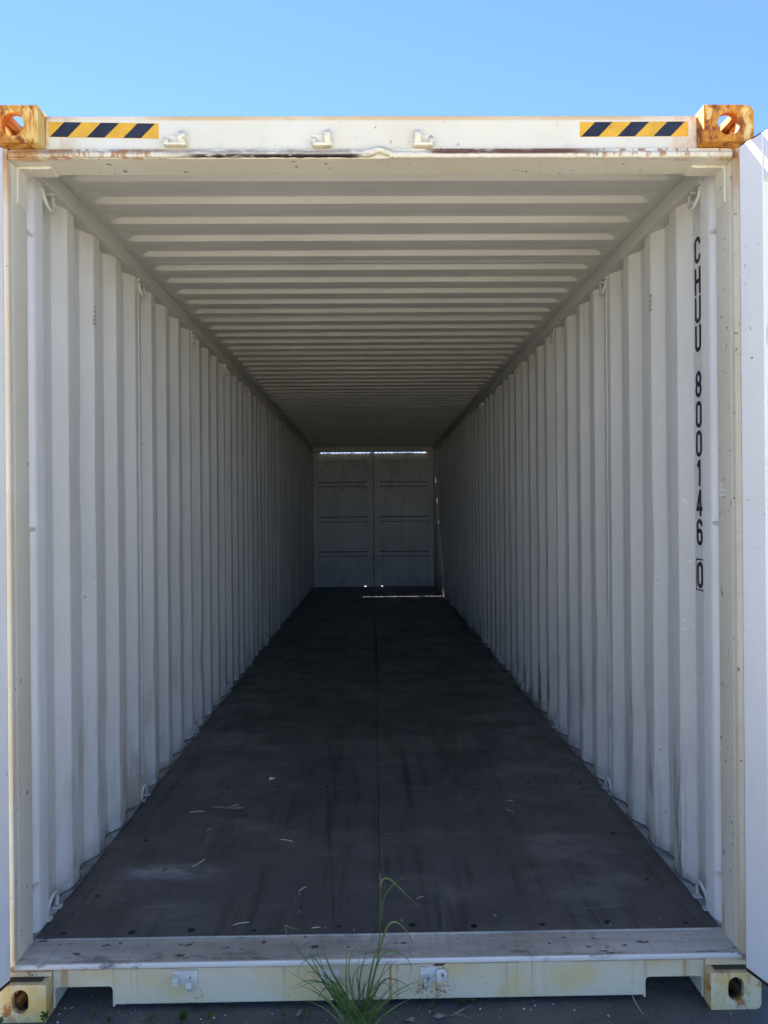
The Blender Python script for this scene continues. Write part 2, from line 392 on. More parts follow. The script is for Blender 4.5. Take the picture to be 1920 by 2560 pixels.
def casting(top, hole):
    z0 = 2.778 if top else 0.0; z1 = z0 + .118; x0, x1 = 1.057, 1.219
    bm = bmesh.new()
    big = .034
    prism(bm, roundpoly([(x0, z0, .004), (x1, z0, .004 if top else .022), (x1, z1, big if top else .006), (x0, z1, .004)]), 1, 0, .178)
    body = obj('corner_casting', bm, M['cast'])
    cut = bmesh.new(); zc = (z0 + z1) / 2; xc = (x0 + x1) / 2
    box(cut, x0 + .026, x1 - .026, .028, .150, z0 + .022, z1 - .022)
    obs = [obj('cutter', cut, M['cast'])]
    c2 = bmesh.new(); prism(c2, [(xc + p, zc + .006 * (not top) + q) for p, q in stadium(*hole)], 1, -.02, .06); obs.append(obj('cutter', c2, M['cast']))
    c3 = bmesh.new(); prism(c3, [(.089 + p, zc + q) for p, q in stadium(.079, .064)], 0, x1 - .06, x1 + .02); obs.append(obj('cutter', c3, M['cast']))
    c4 = bmesh.new(); zz = (z1 - .05, z1 + .02) if top else (z0 - .02, z0 + .05)
    prism(c4, [(xc + p, .089 + q) for p, q in stadium(.064, .124)], 2, *zz); obs.append(obj('cutter', c4, M['cast']))
    for c in obs:
        md = body.modifiers.new('b', 'BOOLEAN'); md.operation = 'DIFFERENCE'; md.object = c; md.solver = 'EXACT'
    bv = body.modifiers.new('v', 'BEVEL'); bv.width = .0022; bv.segments = 2; bv.limit_method = 'ANGLE'; bv.angle_limit = math.radians(45)
    dg = bpy.context.evaluated_depsgraph_get()
    me = bpy.data.meshes.new_from_object(body.evaluated_get(dg)); me.name = 'corner_casting'
    body.modifiers.clear(); old = body.data; body.data = me; bpy.data.meshes.remove(old)
    for c in obs:
        d = c.data; bpy.data.objects.remove(c); bpy.data.meshes.remove(d)
    return body
for top, hole in ((True, (.070, .076)), (False, (.051, .076))):
    a = casting(top, hole); a.parent = K
    b = mirror_x(a, 'corner_casting', K)
    for s in (a, b):
        q = dup(s, K); q.data = s.data.copy()
        bmf = bmesh.new(); bmf.from_mesh(q.data)
        for v in bmf.verts: v.co.y = L - v.co.y
        bmesh.ops.reverse_faces(bmf, faces=bmf.faces); bmf.to_mesh(q.data); bmf.free()

# header beam above the opening
bm = bmesh.new()
box(bm, -1.0565, 1.0565, .048, .160, 2.776, 2.887)
hd = obj('door_header', bm, M['cream'], K, bevel=.004)
bm = bmesh.new(); box(bm, -1.172, 1.172, .040, .160, 2.745, 2.7755); obj('header_soffit', bm, M['cream'], K, bevel=.003)
bm = bmesh.new()
def lumpy(x0, x1, z, y, r, n, amp):
    pts, rr = [], []
    for i in range(n + 1):
        x = x0 + (x1 - x0) * i / n
        pts.append((x, y + random.uniform(-amp, amp) * .4, z + random.uniform(-amp, amp) * .5)); rr.append(r * (1 + random.uniform(-.12, .12)))
    return pts, rr
tube(bm, *lumpy(-1.166, -.012, 2.7555, .034, .0098, 90, .0016), n=10)
obj('gutter_bead', bm, M['cream'], K, smooth=50)
bm = bmesh.new(); tube(bm, *lumpy(.052, 1.160, 2.7525, .034, .0105, 90, .0016), n=10); obj('gutter_bead', bm, M['cream'], K, smooth=50)
bm = bmesh.new(); box(bm, -1.160, -.03, .036, .0478, 2.7610, 2.7740); obj('gutter_strip', bm, M['cream'], K, bevel=.0015)
bm = bmesh.new(); box(bm, .055, 1.155, .036, .0478, 2.7600, 2.7745); obj('gutter_strip', bm, M['cream'], K, bevel=.0015)
bm = bmesh.new()   # dented lap where the two gutter pieces meet
tube(bm, [(-.04, .034, 2.757), (-.01, .032, 2.759), (.006, .031, 2.766), (.022, .031, 2.7685), (.036, .032, 2.764), (.058, .034, 2.756)], [.009, .012, .011, .010, .011, .009], n=10)
obj('gutter_lap', bm, M['cream'], K, smooth=60)
bm = bmesh.new(); box(bm, -1.16, 1.16, .16, .30, 2.862, 2.872); box(bm, -1.0565, 1.0565, .1605, .178, 2.8725, 2.884); obj('roof_front_plate', bm, M['roof'], K)

# corner posts, gussets, inner rolled posts, lashing rods
def post(bm):
    prism(bm, roundpoly([(1.219, .042, .006), (1.219, .176, .006), (1.181, .176, .003), (1.172, .172, .006), (1.172, .072, .002), (1.1735, .068, .002), (1.1735, .042, .005)], 3), 2, .1185, 2.7775)
both('corner_post', post, M['cream'], K, smooth=40)
def gus(bm):
    pl = [(1.058, 2.7445), (1.1715, 2.7445), (1.1715, 2.622), (1.163, 2.628), (1.163, 2.7365), (1.066, 2.7365)]
    prism(bm, roundpoly([(1.052, 2.7447, 0), (1.1717, 2.7447, .004), (1.1717, 2.620, 0), (1.1637, 2.630, .001), (1.1637, 2.7367, .006), (1.062, 2.7367, .001)], 3), 1, .092, .158)
both('corner_gusset', gus, M['cream'], K, bevel=.002)
def jpost(bm):
    pr = [(1.217, .179), (1.2075, .180), (1.2060, .189), (1.2030, .1945), (1.1975, .2010), (1.1890, .2090), (1.1815, .2165), (1.1772, .2225), (1.1747, .2300), (1.1737, .2400), (1.1733, .294), (1.1765, .2945), (1.2135, .322), (1.217, .322)]
    prism(bm, pr, 2, .166, 2.7765)
both('inner_post', jpost, M['jpost'], K, smooth=30)
for s in (1, -1):
    for z in (2.567, 1.552, .330):
        bm = bmesh.new(); tube(bm, [(s * 1.1805, .1725, z), (s * 1.1800, .2200, z + .001)], .0070, 10)
        obj('lashing_rod', bm, M['jpost'], K, smooth=60)

# side walls: ribbed steel sheets, four ribs to a sheet
Y0, P = .447, .2735
def wx(y):
    """outward offset (m) of the corrugated sheet at depth y"""
    if y < Y0: return .036
    t = (y - Y0) % P
    if t < .068: return .036 * (1 - t / .068)
    if t < .138: return 0.
    if t < .206: return .036 * (t - .138) / .068
    return .036
def keys(a, b):
    k = int((a - Y0) // P) - 1; out = [a]
    while Y0 + k * P < b:
        for d in (0, .006, .062, .068, .074, .132, .138, .144, .200, .206, .212):
            y = Y0 + k * P + d
            if a + 1e-4 < y < b - 1e-4 and y >= Y0 - .01: out.append(y)
        k += 1
    return out + [b]
DENTS = [(1, 1.02, .62, .10, .010), (1, 1.56, .95, .13, .012), (1, 2.35, .50, .12, .011), (1, .80, 1.45, .16, .006), (1, 2.9, 1.3, .16, .011), (1, 3.6, .7, .12, .012),
         (-1, .98, .55, .11, .010), (-1, 1.55, .80, .13, .011), (-1, 2.1, 1.25, .17, .009), (-1, 2.75, .60, .12, .012), (-1, 3.4, 1.0, .15, .012), (-1, .70, 1.75, .18, .005)]
def dent(s, y, z):
    return sum(a * math.exp(-((y - dy) ** 2 * 2.2 + (z - dz) ** 2) / (r * r)) for q, dy, dz, r, a in DENTS if q == s)
def soft(y):   # rounded press radii
    return (wx(y - .004) + wx(y) + wx(y + .004)) / 3
def sheet(a, b, s):
    bm = bmesh.new(); zs = [.158, .9, 1.7, 2.4, 2.777] if a > 4 else [.158 + 2.619 * k / 40 for k in range(41)]; ky = keys(a, b); rows = []
    for y in ky: rows.append([bm.verts.new((s * (1.176 + soft(y) + (dent(s, y, z) if a < 4 else 0)), y, z)) for z in zs])
    for A, B in zip(rows, rows[1:]):
        for k in range(len(zs) - 1): bm.faces.new((A[k], B[k], B[k + 1], A[k + 1]))
    if a > .4:   # weld seam at the start of the sheet
        box(bm, s * (1.1735 + wx(a)), s * (1.1775 + wx(a)), a - .0022, a + .0022, .30, 2.765)
    return bm
seams = [.3225] + [Y0 + 3 * P + .122 + k * 4 * P for k in range(10)] + [12.02]
for s in (1, -1):
    for a, b in zip(seams, seams[1:]): obj('wall_panel', sheet(a, b, s), M['wall'], K)

# rails
def toprail(bm):
    prism(bm, roundpoly([(1.150, 2.7725, .008), (1.219, 2.7725, .004), (1.219, 2.836, .004), (1.150, 2.836, .008)], 4), 2, 0, 1)
for s in (1, -1):
    bm = bmesh.new()
    prism(bm, [(s * p, q) for p, q in roundpoly([(1.152, 2.7735, .009), (1.2185, 2.7735, .004), (1.2185, 2.840, .004), (1.152, 2.840, .006)], 4)], 1, .1785, L - .1785)
    obj('top_side_rail', bm, M['roof'], K, smooth=35)
    bm = bmesh.new()
    box(bm, s * 1.1745, s * 1.2185, .1785, L - .1785, .030, .1655)
    obj('bottom_side_rail', bm, M['bottomrail'], K)
    # sealant line following the foot of the sheet
    bm = bmesh.new(); pts = []
    y = .33
    while y < 8.6:
        pts.append((s * (1.1735 + soft(y) + random.uniform(-.0006, .0006)), y, .169 + random.uniform(0, .002))); y += .0171
    tube(bm, pts, .0048, 5); obj('sealant_line', bm, M['sealant'], K, smooth=60)

# roof sheets, five ribs to a sheet
RY0, RP = .41, .206
def rz(y):
    t = (y - (RY0 - .010)) % RP
    if t < .020: return .022 * (1 - t / .020)          # face that looks at the entrance
    if t < .101: return 0.
    if t < .121: return .022 * (t - .101) / .020
    return .022
def rkeys(a, b):
    out = [a]; k = int((a - RY0) // RP) - 1
    while RY0 + k * RP < b:
        for d in (-.013, -.010, -.006, .006, .010, .013, .088, .091, .095, .107, .111, .114):
            y = RY0 + k * RP + d
            if a + 1e-4 < y < b - 1e-4: out.append(y)
        k += 1
    return out + [b]
rs = [.20] + [1.324 + k * 1.03 for k in range(11)] + [12.03]
colx = [-1.170, -1.122, -1.108, -1.094, -1.080, -1.064, -.6, 0, .6, 1.064, 1.080, 1.094, 1.108, 1.122, 1.170]
def fall(x):
    t = min(1, max(0, (1.118 - abs(x)) / .052)); return t * t * (3 - 2 * t)
for a, b in zip(rs, rs[1:]):
    bm = bmesh.new(); rows = []
    for y in rkeys(a, b):
        z = (rz(y - .002) + rz(y) + rz(y + .002)) / 3
        rows.append([bm.verts.new((x, y, 2.8385 + z * fall(x) - (.0 if abs(x) > 1.1 else .0))) for x in colx])
    for A, B in zip(rows, rows[1:]):
        for k in range(len(colx) - 1): bm.faces.new((A[k], A[k + 1], B[k + 1], B[k]))
    if a > .5: box(bm, -1.10, 1.10, a - .004, a + .004, 2.8350 + rz(a), 2.8370 + rz(a))
    obj('roof_panel', bm, M['roof'], K)

# lashing rings
def ring(z, up, s):
    bm = bmesh.new(); pts = []
    for k in range(13):
        a = math.pi * k / 12
        pts.append((s * (1.176 - .010 * math.sin(a) + (.004 if up > 0 else -.004)), -.043 * math.cos(a), z + up * (.012 + .062 * math.sin(a) ** .8)))
    tube(bm, pts, .0066, 8)
    for e in (-.043, .043):
        box(bm, s * 1.162, s * 1.192, e - .011, e + .011, z - .001 if up > 0 else z - .007, z + .007 if up > 0 else z + .001)
    return obj('lashing_ring', bm, M['rod'], K, smooth=50)
for s in (1, -1):
    lo = ring(.1668, 1, s); hi = ring(2.7722, -1, s)
    for k in range(11):
        y = .335 + k * 4 * P * .995
        for o in (lo, hi):
            q = o if k == 0 else dup(o, K); q.location = (0, y, 0)

# floor boards
def board(x0, x1, y0, y1, dz=0):
    bm = bmesh.new(); e = .0014; el = .0002 if abs(abs(x0) - 1.106) < .001 else e; er = .0002 if abs(abs(x1) - 1.106) < .001 else e; box(bm, x0 + el, x1 - er, y0 + e, y1 - e, .132, .160 + dz)
    return obj('floor_board', bm, M['floor'], K, bevel=.0015, seg=1)
rows = [.177, 1.53, 3.91, 6.29, 8.66]
for a, b in zip(rows, rows[1:]):
    for x0, x1 in ((-1.1735, -1.106), (-1.106, .003), (.003, 1.106), (1.106, 1.1735)): board(x0, x1, a, b, random.uniform(-.001, .0006))
for x0, x1 in ((-1.1735, -.52), (-.52, .505), (.505, 1.1735)): board(x0, x1, 8.66, 12.11, random.uniform(0, .0005))
bm = bmesh.new(); box(bm, -1.172, 1.172, .18, 12.1, .110, .128)
for k in range(38): box(bm, -1.172, 1.172, .30 + k * .31, .345 + k * .31, .02, .1095)
obj('floor_cross_members', bm, M['bottomrail'], K)['kind'] = 'stuff'
bm = bmesh.new()
def screw(x, y, r=.011):
    prism(bm, [(x + r * math.cos(t), y + r * .9 * math.sin(t)) for t in (k * math.pi / 4 for k in range(8))], 2, .1595, .1616)
for x in (-1.09, -.86, -.64, -.42, -.13, .10, .33, .565, .80, 1.05): screw(x + random.uniform(-.02, .02), .225 + random.uniform(-.012, .012), random.uniform(.008, .014))
for k in range(9):
    for s in (1, -1): screw(s * 1.05 + random.uniform(-.03, .03), .52 + k * .37 + random.uniform(-.06, .06), random.uniform(.007, .012))
for y in (1.49, 1.57, 3.87, 3.95):
    for x in (-1.07, -.8, -.53, -.26, .25, .52, .8, 1.06): screw(x + random.uniform(-.01, .01), y, .008)
obj('floor_screws', bm, M['dark'], K)['kind'] = 'stuff'
# hairline split running along the left boards
def crack(pts, w0):
    bm = bmesh.new(); L_, R_ = [], []
    for i in range(len(pts) - 1):
        (xa, ya), (xb, yb) = pts[i], pts[i + 1]
        for k in range(12):
            t = k / 12; x = xa + (xb - xa) * t + random.uniform(-.0035, .0035); y = ya + (yb - ya) * t
            wd = w0 * random.uniform(.4, 1.)
            L_.append(bm.verts.new((x - wd, y, .1612))); R_.append(bm.verts.new((x + wd, y, .1612)))
    for i in range(len(L_) - 1): bm.faces.new((L_[i], R_[i], R_[i + 1], L_[i + 1]))
    obj('floor_split', bm, M['dark'], K)
crack([(-.164, .232), (-.187, .618), (-.225, 1.0), (-.257, 1.521), (-.306, 2.398), (-.351, 3.62)], .0016)
crack([(-.202, 1.304), (-.218, 1.519), (-.302, 2.43)], .0018)
crack([(-.15, 2.62), (-.19, 3.1), (-.20, 3.5)], .0016)

# threshold and bottom rail
bm = bmesh.new()
prism(bm, roundpoly([(.030, .146, .003), (.1765, .146, 0), (.1765, .1605, .001), (.060, .1585, .002), (.030, .1635, .005)], 3), 0, -1.1725, 1.1725)
obj('threshold_plate', bm, M['steel'], K, smooth=40)
bm = bmesh.new(); box(bm, -1.1725, 1.1725, .1745, .1785, .160, .1640); obj('floor_edge_strip', bm, M['steel'], K)
bm = bmesh.new(); tube(bm, *lumpy(-1.168, 1.168, .1465, .041, .0062, 100, .0012), n=8); obj('weld_bead', bm, M['cream'], K, smooth=60)
bm = bmesh.new()
box(bm, -.8605, .8605, .048, .056, .0215, .1455)
for s in (1, -1):
    xs_ = sorted((s * .861, s * 1.0555)); box(bm, *xs_, .048, .056, .0835, .1455)
    xs_ = sorted((s * 1.048, s * 1.0555)); box(bm, *xs_, .0485, .056, .012, .083)
    xs_ = sorted((s * 1.0570, s * 1.218)); box(bm, *xs_, .0405, .056, .1190, .1455)
obj('bottom_rail', bm, M['cream'], K, bevel=.0015)
def pocket(bm):
    o = [(1.0515, .014), (1.0515, .069), (1.048, .079), (1.038, .0835), (.874, .0835), (.864, .079), (.8600, .069), (.8600, .016)]
    tube(bm, [(x, .0495, z) for x, z in o], .0042, 6)
    box(bm, .854, .8595, .0565, .42, .018, .085); box(bm, 1.0495, 1.0555, .0565, .42, .014, .085); box(bm, .860, 1.049, .0565, .42, .0842, .0895)
both('forklift_pocket', pocket, M['cream'], K, smooth=40)

# locking-bar keepers
def keeper(x0, x1, z0, z1, top, flip):
    bm = bmesh.new(); wd = x1 - x0; y = .0478
    def X(f): return x1 - wd * f if flip else x0 + wd * f
    def b(f0, f1, d0, d1, za, zb): box(bm, *sorted((X(f0), X(f1))), y - d1, y - d0, za, zb)
    h = z1 - z0
    if top:
        b(0, 1, .0, .004, z0 + h * .10, z1 - h * .25)
        b(.05, .97, .0042, .026, z0, z0 + h * .16)                     # sill the cam sits on
        prism_pts = [(y - .0042, z0 + h * .165), (y - .026, z0 + h * .165), (y - .022, z0 + h * .38), (y - .0042, z0 + h * .62)]
        prism(bm, prism_pts, 0, *sorted((X(.0), X(.22))))
        prism(bm, [(y - .0042, z0 + h * .165), (y - .020, z0 + h * .165), (y - .032, z0 + h * .45), (y - .030, z0 + h * .66), (y - .012, z0 + h * .98), (y - .0042, z0 + h)], 0, *sorted((X(.64), X(.92))))
    else:
        prism(bm, [(X(0), z1), (X(1), z1), (X(.93), z0 + h * .30), (X(.70), z0 + h * .26), (X(.06), z0 + h * .34)], 1, y - .004, y)
        prism(bm, [(y - .0042, z0 + h * .35), (y - .022, z0 + h * .40), (y - .026, z0 + h * .72), (y - .0042, z0 + h * .84)], 0, *sorted((X(.04), X(.26))))
        prism(bm, [(y - .0042, z0), (y - .012, z0 + h * .06), (y - .030, z0 + h * .36), (y - .028, z0 + h * .60), (y - .0042, z0 + h * .66)], 0, *sorted((X(.56), X(.80))))
    return obj('cam_keeper', bm, M['keeper'] if not top else M['keeper_top'], K, bevel=.003)
M['keeper_top'] = m_plain('keeper_top_paint', (.74, .67, .50), .45, .1, 40, dirt=.8)
keeper(-.674, -.596, 2.782, 2.834, True, False); keeper(-.199, -.132, 2.780, 2.838, True, False); keeper(.128, .196, 2.780, 2.838, True, True)
keeper(-.670, -.588, .062, .130, False, False); keeper(-.200, -.130, .066, .126, False, False)
kr = keeper(.126, .200, .058, .128, False, True)
bm = bmesh.new(); pts = [(.196 + .0145 * math.cos(t), .040, .103 + .0145 * math.sin(t)) for t in (k * math.pi / 8 for k in range(17))]
tube(bm, pts, .0075, 8, False); q = obj('keeper_eye', bm, M['keeper'], kr, smooth=60)
bm = bmesh.new(); pts = []
for k in range(16):
    a = 2 * math.pi * k / 16; r = random.uniform(.75, 1.1); pts.append((.191 + .017 * r * math.cos(a) + .004 * math.sin(a), .131 + .010 * r * math.sin(a)))
prism(bm, pts, 1, .0468, .0478); obj('bare_rust_patch', bm, M['rust'], K)

# hazard stickers
def sticker(x0, x1, zt, zb, tilt):
    bm = bmesh.new(); wd = x1 - x0
    def Q(f, g): return (x0 + wd * f, zb + (zt - zb) * g + tilt * f)
    prism(bm, [Q(0, 0), Q(1, 0), Q(1, 1), Q(0, 1)], 1, .0474, .0480, 0)
    for b0, b1, t0, t1 in ((.012, .172, .142, .302), (.345, .506, .475, .640), (.677, .836, .808, .969)):
        prism(bm, [Q(b0, .02), Q(b1, .02), Q(t1, .98), Q(t0, .98)], 1, .0469, .0473, 1)
    obj('hazard_sticker', bm, [M['yellow'], M['navy']], K)
sticker(-1.0445, -.6915, 2.868, 2.8185, -.006); sticker(.672, 1.027, 2.8655, 2.8165, .0015)

# painted number on the right wall, stacked letters
def ribbon(bm, pts, t, x, mi=0):
    """pts in (right, up); right = -y on this wall"""
    P_ = [Vector(p) for p in pts]; n = len(P_); A, B = [], []
    for i in range(n):
        d0 = (P_[i] - P_[i - 1]).normalized() if i else None; d1 = (P_[i + 1] - P_[i]).normalized() if i < n - 1 else None
        d = ((d0 or d1) + (d1 or d0)).normalized(); nn = Vector((-d.y, d.x)); c = 1 / max(.5, nn.dot(Vector((-(d1 or d0).y, (d1 or d0).x))))
        A.append(P_[i] + nn * t / 2 * c); B.append(P_[i] - nn * t / 2 * c)
    def V(q): return bm.verts.new((x, -q.x, q.y))
    A = [V(q) for q in A]; B = [V(q) for q in B]
    for i in range(n - 1): bm.faces.new((A[i], B[i], B[i + 1], A[i + 1]))
def arc(cx, cy, rx, ry, a0, a1, n=10): return [(cx + rx * math.cos(math.radians(a0 + (a1 - a0) * k / n)), cy + ry * math.sin(math.radians(a0 + (a1 - a0) * k / n))) for k in range(n + 1)]
def glyph(ch, yc, zt, h=.100, w_=.052, t=.0158):
    bm = bmesh.new(); X = 1.2108; a = w_ / 2 - t / 2; H = h; r = a
    def rib(p, k=0, tt=t): ribbon(bm, [(q[0] - yc, q[1] + zt - H) for q in p], tt, X - k * .0003)
    lo, hi = t / 2, H - t / 2
    if ch == '0':
        rib(arc(0, hi - r, a, r, 0, 180) + arc(0, lo + r, a, r, 180, 360) + [(a, hi - r)])
    elif ch == 'U':
        rib([(-a, H)] + arc(0, lo + r, a, r, 180, 360) + [(a, H)])
    elif ch == 'C':
        rib([(a, H * .70)] + arc(0, hi - r, a, r, 0, 180) + arc(0, lo + r, a, r, 180, 360) + [(a, H * .30)])
    elif ch == 'H':
        rib([(-a, 0), (-a, H)]); rib([(a, 0), (a, H)]); rib([(-a + t / 2, H * .5), (a - t / 2, H * .5)])
    elif ch == '1':
        rib([(.004, 0), (.004, H)]); rib([(.000, H - .008), (-a * .75, H - .026)], 1)
    elif ch == '4':
        rib([(a * .45, 0), (a * .45, H)]); rib([(a * .40, H - .004), (-a, H * .27), (a + t / 2, H * .27)], 1)
    elif ch == '6':
        rib(arc(0, H * .56 - r * .9, a, r * .9, 0, 180) + arc(0, lo + r, a, r, 180, 360) + [(a, H * .56 - r * .9)])
        rib([(a, H * .74)] + arc(0, hi - r, a, r, 0, 180) + [(-a, H * .33)], 1)
    elif ch == '8':
        rr = (H * .5 - t / 2 + .003) / 2
        rib(arc(0, hi - rr, a * .93, rr, -90, 270, 24)); rib(arc(0, lo + rr, a, rr, -90, 270, 24), 1)
    elif ch == 'box':
        w2, h2, tt = .0325, .115, .0050
        for p in ([(-w2, h2), (w2, h2)], [(-w2, 0), (w2, 0)], ): ribbon(bm, [(q[0] - yc, q[1] + zt - h2) for q in p], tt, X)
        for p in ([(-w2, 0), (-w2, h2)], [(w2, 0), (w2, h2)]): ribbon(bm, [(q[0] - yc, q[1] + zt - h2) for q in p], tt, X - .0003)
    for f in bm.faces:
        if f.normal.x > 0: f.normal_flip()
    o = obj('painted_character', bm, M['ink'], K); return o
for ch, zt in (('C', 2.622), ('H', 2.506), ('U', 2.398), ('U', 2.291), ('8', 2.120), ('0', 2.007), ('0', 1.898), ('1', 1.788), ('4', 1.676), ('6', 1.566), ('0', 1.406), ('box', 1.414)):
    glyph(ch, .4075, zt)
# small stamps: dotted rows high on the walls, pencil cross and faded print on the right post
bm = bmesh.new()
for i in range(3):
    for j in range(4): box(bm, 1.1752, 1.1757, .800 - .012 * i, .807 - .012 * i, 2.505 - j * .020, 2.516 - j * .020)
obj('stamped_print', bm, M['grey_print'], K)
bm = bmesh.new()
for i in range(3):
    for j in range(5):
        if random.random() < .8: box(bm, -1.1757, -1.1752, .800 - .012 * i, .808 - .012 * i, 2.470 - j * .018, 2.480 - j * .018)
obj('stamped_print', bm, M['red'], K)
for a, b in (((.152, 1.336), (.139, 1.306)), ((.147, 1.306), (.149, 1.336)), ((.160, 1.012), (.158, 1.000)), ((.149, 1.016), (.141, 1.002)), ((.135, .998), (.129, 1.001))):
    bm = bmesh.new(); tube(bm, [(1.1718, *a), (1.1718, *b)], .0010, 5); obj('pencil_mark', bm, M['pencil'], K)
bm = bmesh.new()
for z, n_ in ((1.682, 2), (1.668, 3), (1.650, 3)):
    for k in range(n_): box(bm, 1.1714, 1.1719, .160 - .013 * k - .008, .160 - .013 * k, z - .004, z + .004)
obj('faded_print', bm, M['label'], K)

# doors: frame members, sheet, ribs, bolts
def door(H, U, N, w_=1.168, z0=.140, z1=2.757, gasket=True, bolts=False, mt='door'):
    H, U, N = Vector(H), Vector(U), Vector(N)
    def T(q): return H + U * q[0] + N * q[1] + Vector((0, 0, q[2]))
    bm = bmesh.new()
    box(bm, 0, .098, -.050, 0, z0, z1, T=T); box(bm, w_ - .098, w_, -.050, 0, z0, z1, T=T)
    box(bm, .0985, w_ - .0985, -.050, -.001, z1 - .150, z1, T=T); box(bm, .0985, w_ - .0985, -.050, -.001, z0, z0 + .160, T=T)
    d = obj('door', bm, M[mt], K, bevel=.004)
    zs = [z0 + .1605, .746, .822, 1.416, 1.496, 2.094, 2.168, z1 - .1505]
    for i in range(0, 8, 2):
        bm = bmesh.new(); box(bm, .088, w_ - .088, -.034, -.026, zs[i] - .010, zs[i + 1] + .010, T=T); obj('door_sheet', bm, M[mt], d, bevel=.001)
    for i in (1, 3, 5):
        a, b = zs[i], zs[i + 1]; bm = bmesh.new()
        for u in (0,):
            pr = [(-.040, a), (-.0255, a), (-.006, a + .016), (-.006, b - .016), (-.0255, b), (-.040, b)]
            A = [bm.verts.new(T((.0988, n_, z))) for n_, z in pr]; B = [bm.verts.new(T((w_ - .0988, n_, z))) for n_, z in pr]
            bm.faces.new(A); bm.faces.new(B[::-1])
            for k in range(6): bm.faces.new((A[k], A[(k + 1) % 6], B[(k + 1) % 6], B[k]))
        obj('door_rib', bm, M[mt], d, bevel=.002)
        if bolts:   # dark strips above and below each rib
            bm = bmesh.new()
            for zz, hh in ((a - .008, .009), (b + .008, .014)): box(bm, .0992, w_ - .0992, -.0275, -.0215, zz - hh / 2, zz + hh / 2, T=T)
            obj('rib_edge_strip', bm, M['gasket'], d)
    if gasket:
        bm = bmesh.new(); box(bm, -.005, -.0015, -.040, -.006, z0 - .006, z1 + .004, T=T); box(bm, -.001, w_, -.040, -.004, z0 - .012, z0 - .001, T=T)
        box(bm, -.001, w_, -.040, -.006, z1 + .001, z1 + .006, T=T)
        obj('door_gasket', bm, M['gasket'], d)
    if bolts:
        bm = bmesh.new()
        def bolt(u, z, dn):
            c = T((u, dn, z)); e = T((u, dn + .010, z)); tube(bm, [c, e], .010, 8)
        for z in (z0 + .055, z0 + .125, z1 - .045, z1 - .115):
            for u in (.50, .57, w_ - .145, w_ - .20): bolt(u, z, -.002)
        for z in (.875, 2.045):
            for u in (.50, .57, w_ - .145, w_ - .21): bolt(u, z, -.027)
        for z in (1.060, 1.170):
            for u in (.36, w_ - .34): bolt(u, z, -.027)
        o = obj('door_bolts', bm, M['bolt'], d); o['kind'] = 'stuff'
    return d
def swing(s, deg):
    a = math.radians(deg); U = Vector((s * math.sin(a), -math.cos(a), 0)); N = Vector((-s * math.cos(a), -math.sin(a), 0))
    H = Vector((s * 1.214, .006, 0)) + N * .052
    return H, U, N
d = door(*swing(1, 17)); d['label'] = 'right front door leaf swung open outwards'
d = door(*swing(-1, 14)); d['label'] = 'left front door leaf swung open outwards'
FY = 12.150
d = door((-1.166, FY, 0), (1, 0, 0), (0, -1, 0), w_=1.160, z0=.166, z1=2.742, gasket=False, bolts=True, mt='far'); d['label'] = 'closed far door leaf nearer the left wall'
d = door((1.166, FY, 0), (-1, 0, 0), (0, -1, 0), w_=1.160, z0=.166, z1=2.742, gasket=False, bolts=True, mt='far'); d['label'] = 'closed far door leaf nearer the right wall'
# far frame: header, posts, sill, gasket strips with a slot of daylight above the leaves
bm = bmesh.new(); box(bm, -1.219, 1.219, FY - .150, FY - .012, 2.7464, 2.890); obj('far_header', bm, M['roof'], K, bevel=.003)
bm = bmesh.new()
for s in (1, -1):
    xs_ = sorted((s * 1.02, s * 1.2185)); box(bm, *xs_, FY - .0095, FY + .045, 2.7435, 2.7775)
box(bm, -.035, .020, FY - .0095, FY + .045, 2.7435, 2.7775)
for k in range(26):
    x = -.98 + k * .0755; box(bm, x, x + random.uniform(.02, .07), FY - .0085, FY + .044, 2.7430, 2.7436 + random.uniform(.0, .0012))
obj('far_gasket', bm, M['gasket'], K)
def fpost(bm): box(bm, 1.174, 1.2185, FY - .14, FY + .06, .1185, 2.742)
both('far_corner_post', fpost, M['wall'], K, bevel=.003)
bm = bmesh.new(); box(bm, -1.1735, -.19, FY + .0015, FY + .045, .150, .1655); box(bm, .17, 1.1735, FY + .0015, FY + .045, .150, .1655); box(bm, -.15, .14, FY + .0015, FY + .045, .150, .1652)
box(bm, -1.1735, 1.1735, FY - .039, FY + .06, .10, .1490); obj('far_sill', bm, M['steel'], K)
bm = bmesh.new(); box(bm, -.0085, .0085, FY + .012, FY + .045, .168, 2.741); obj('door_gasket', bm, M['gasket'], K)
bm = bmesh.new()
for s in (1, -1):
    xs_ = sorted((s * 1.162, s * 1.176)); box(bm, *xs_, FY + .012, FY + .045, .166, 2.742)
obj('door_gasket', bm, M['gasket'], K)

# ------------------------------------------------------------------ litter on the floor
FZ = .1615
def flake(name, x, y, outline, h, mat, z=FZ, rot=0):
    bm = bmesh.new(); c = [Vector(p) for p in outline]; ca, sa = math.cos(rot), math.sin(rot)
    top = [bm.verts.new((p.x * ca - p.y * sa, p.x * sa + p.y * ca, h * (.5 + random.random()))) for p in c]
    bot = [bm.verts.new((v.co.x, v.co.y, v.co.z - .0009)) for v in top]
    n = len(top); ct = bm.verts.new((sum((v.co.x for v in top)) / n, sum((v.co.y for v in top)) / n, h * 1.4)); cb = bm.verts.new((ct.co.x, ct.co.y, h * 1.4 - .0009))
    for i in range(n):
        bm.faces.new((top[i], top[(i + 1) % n], ct)); bm.faces.new((bot[(i + 1) % n], bot[i], cb)); bm.faces.new((top[i], bot[i], bot[(i + 1) % n], top[(i + 1) % n]))
    o = obj(name, bm, mat); o.location = (x, y, z); return o
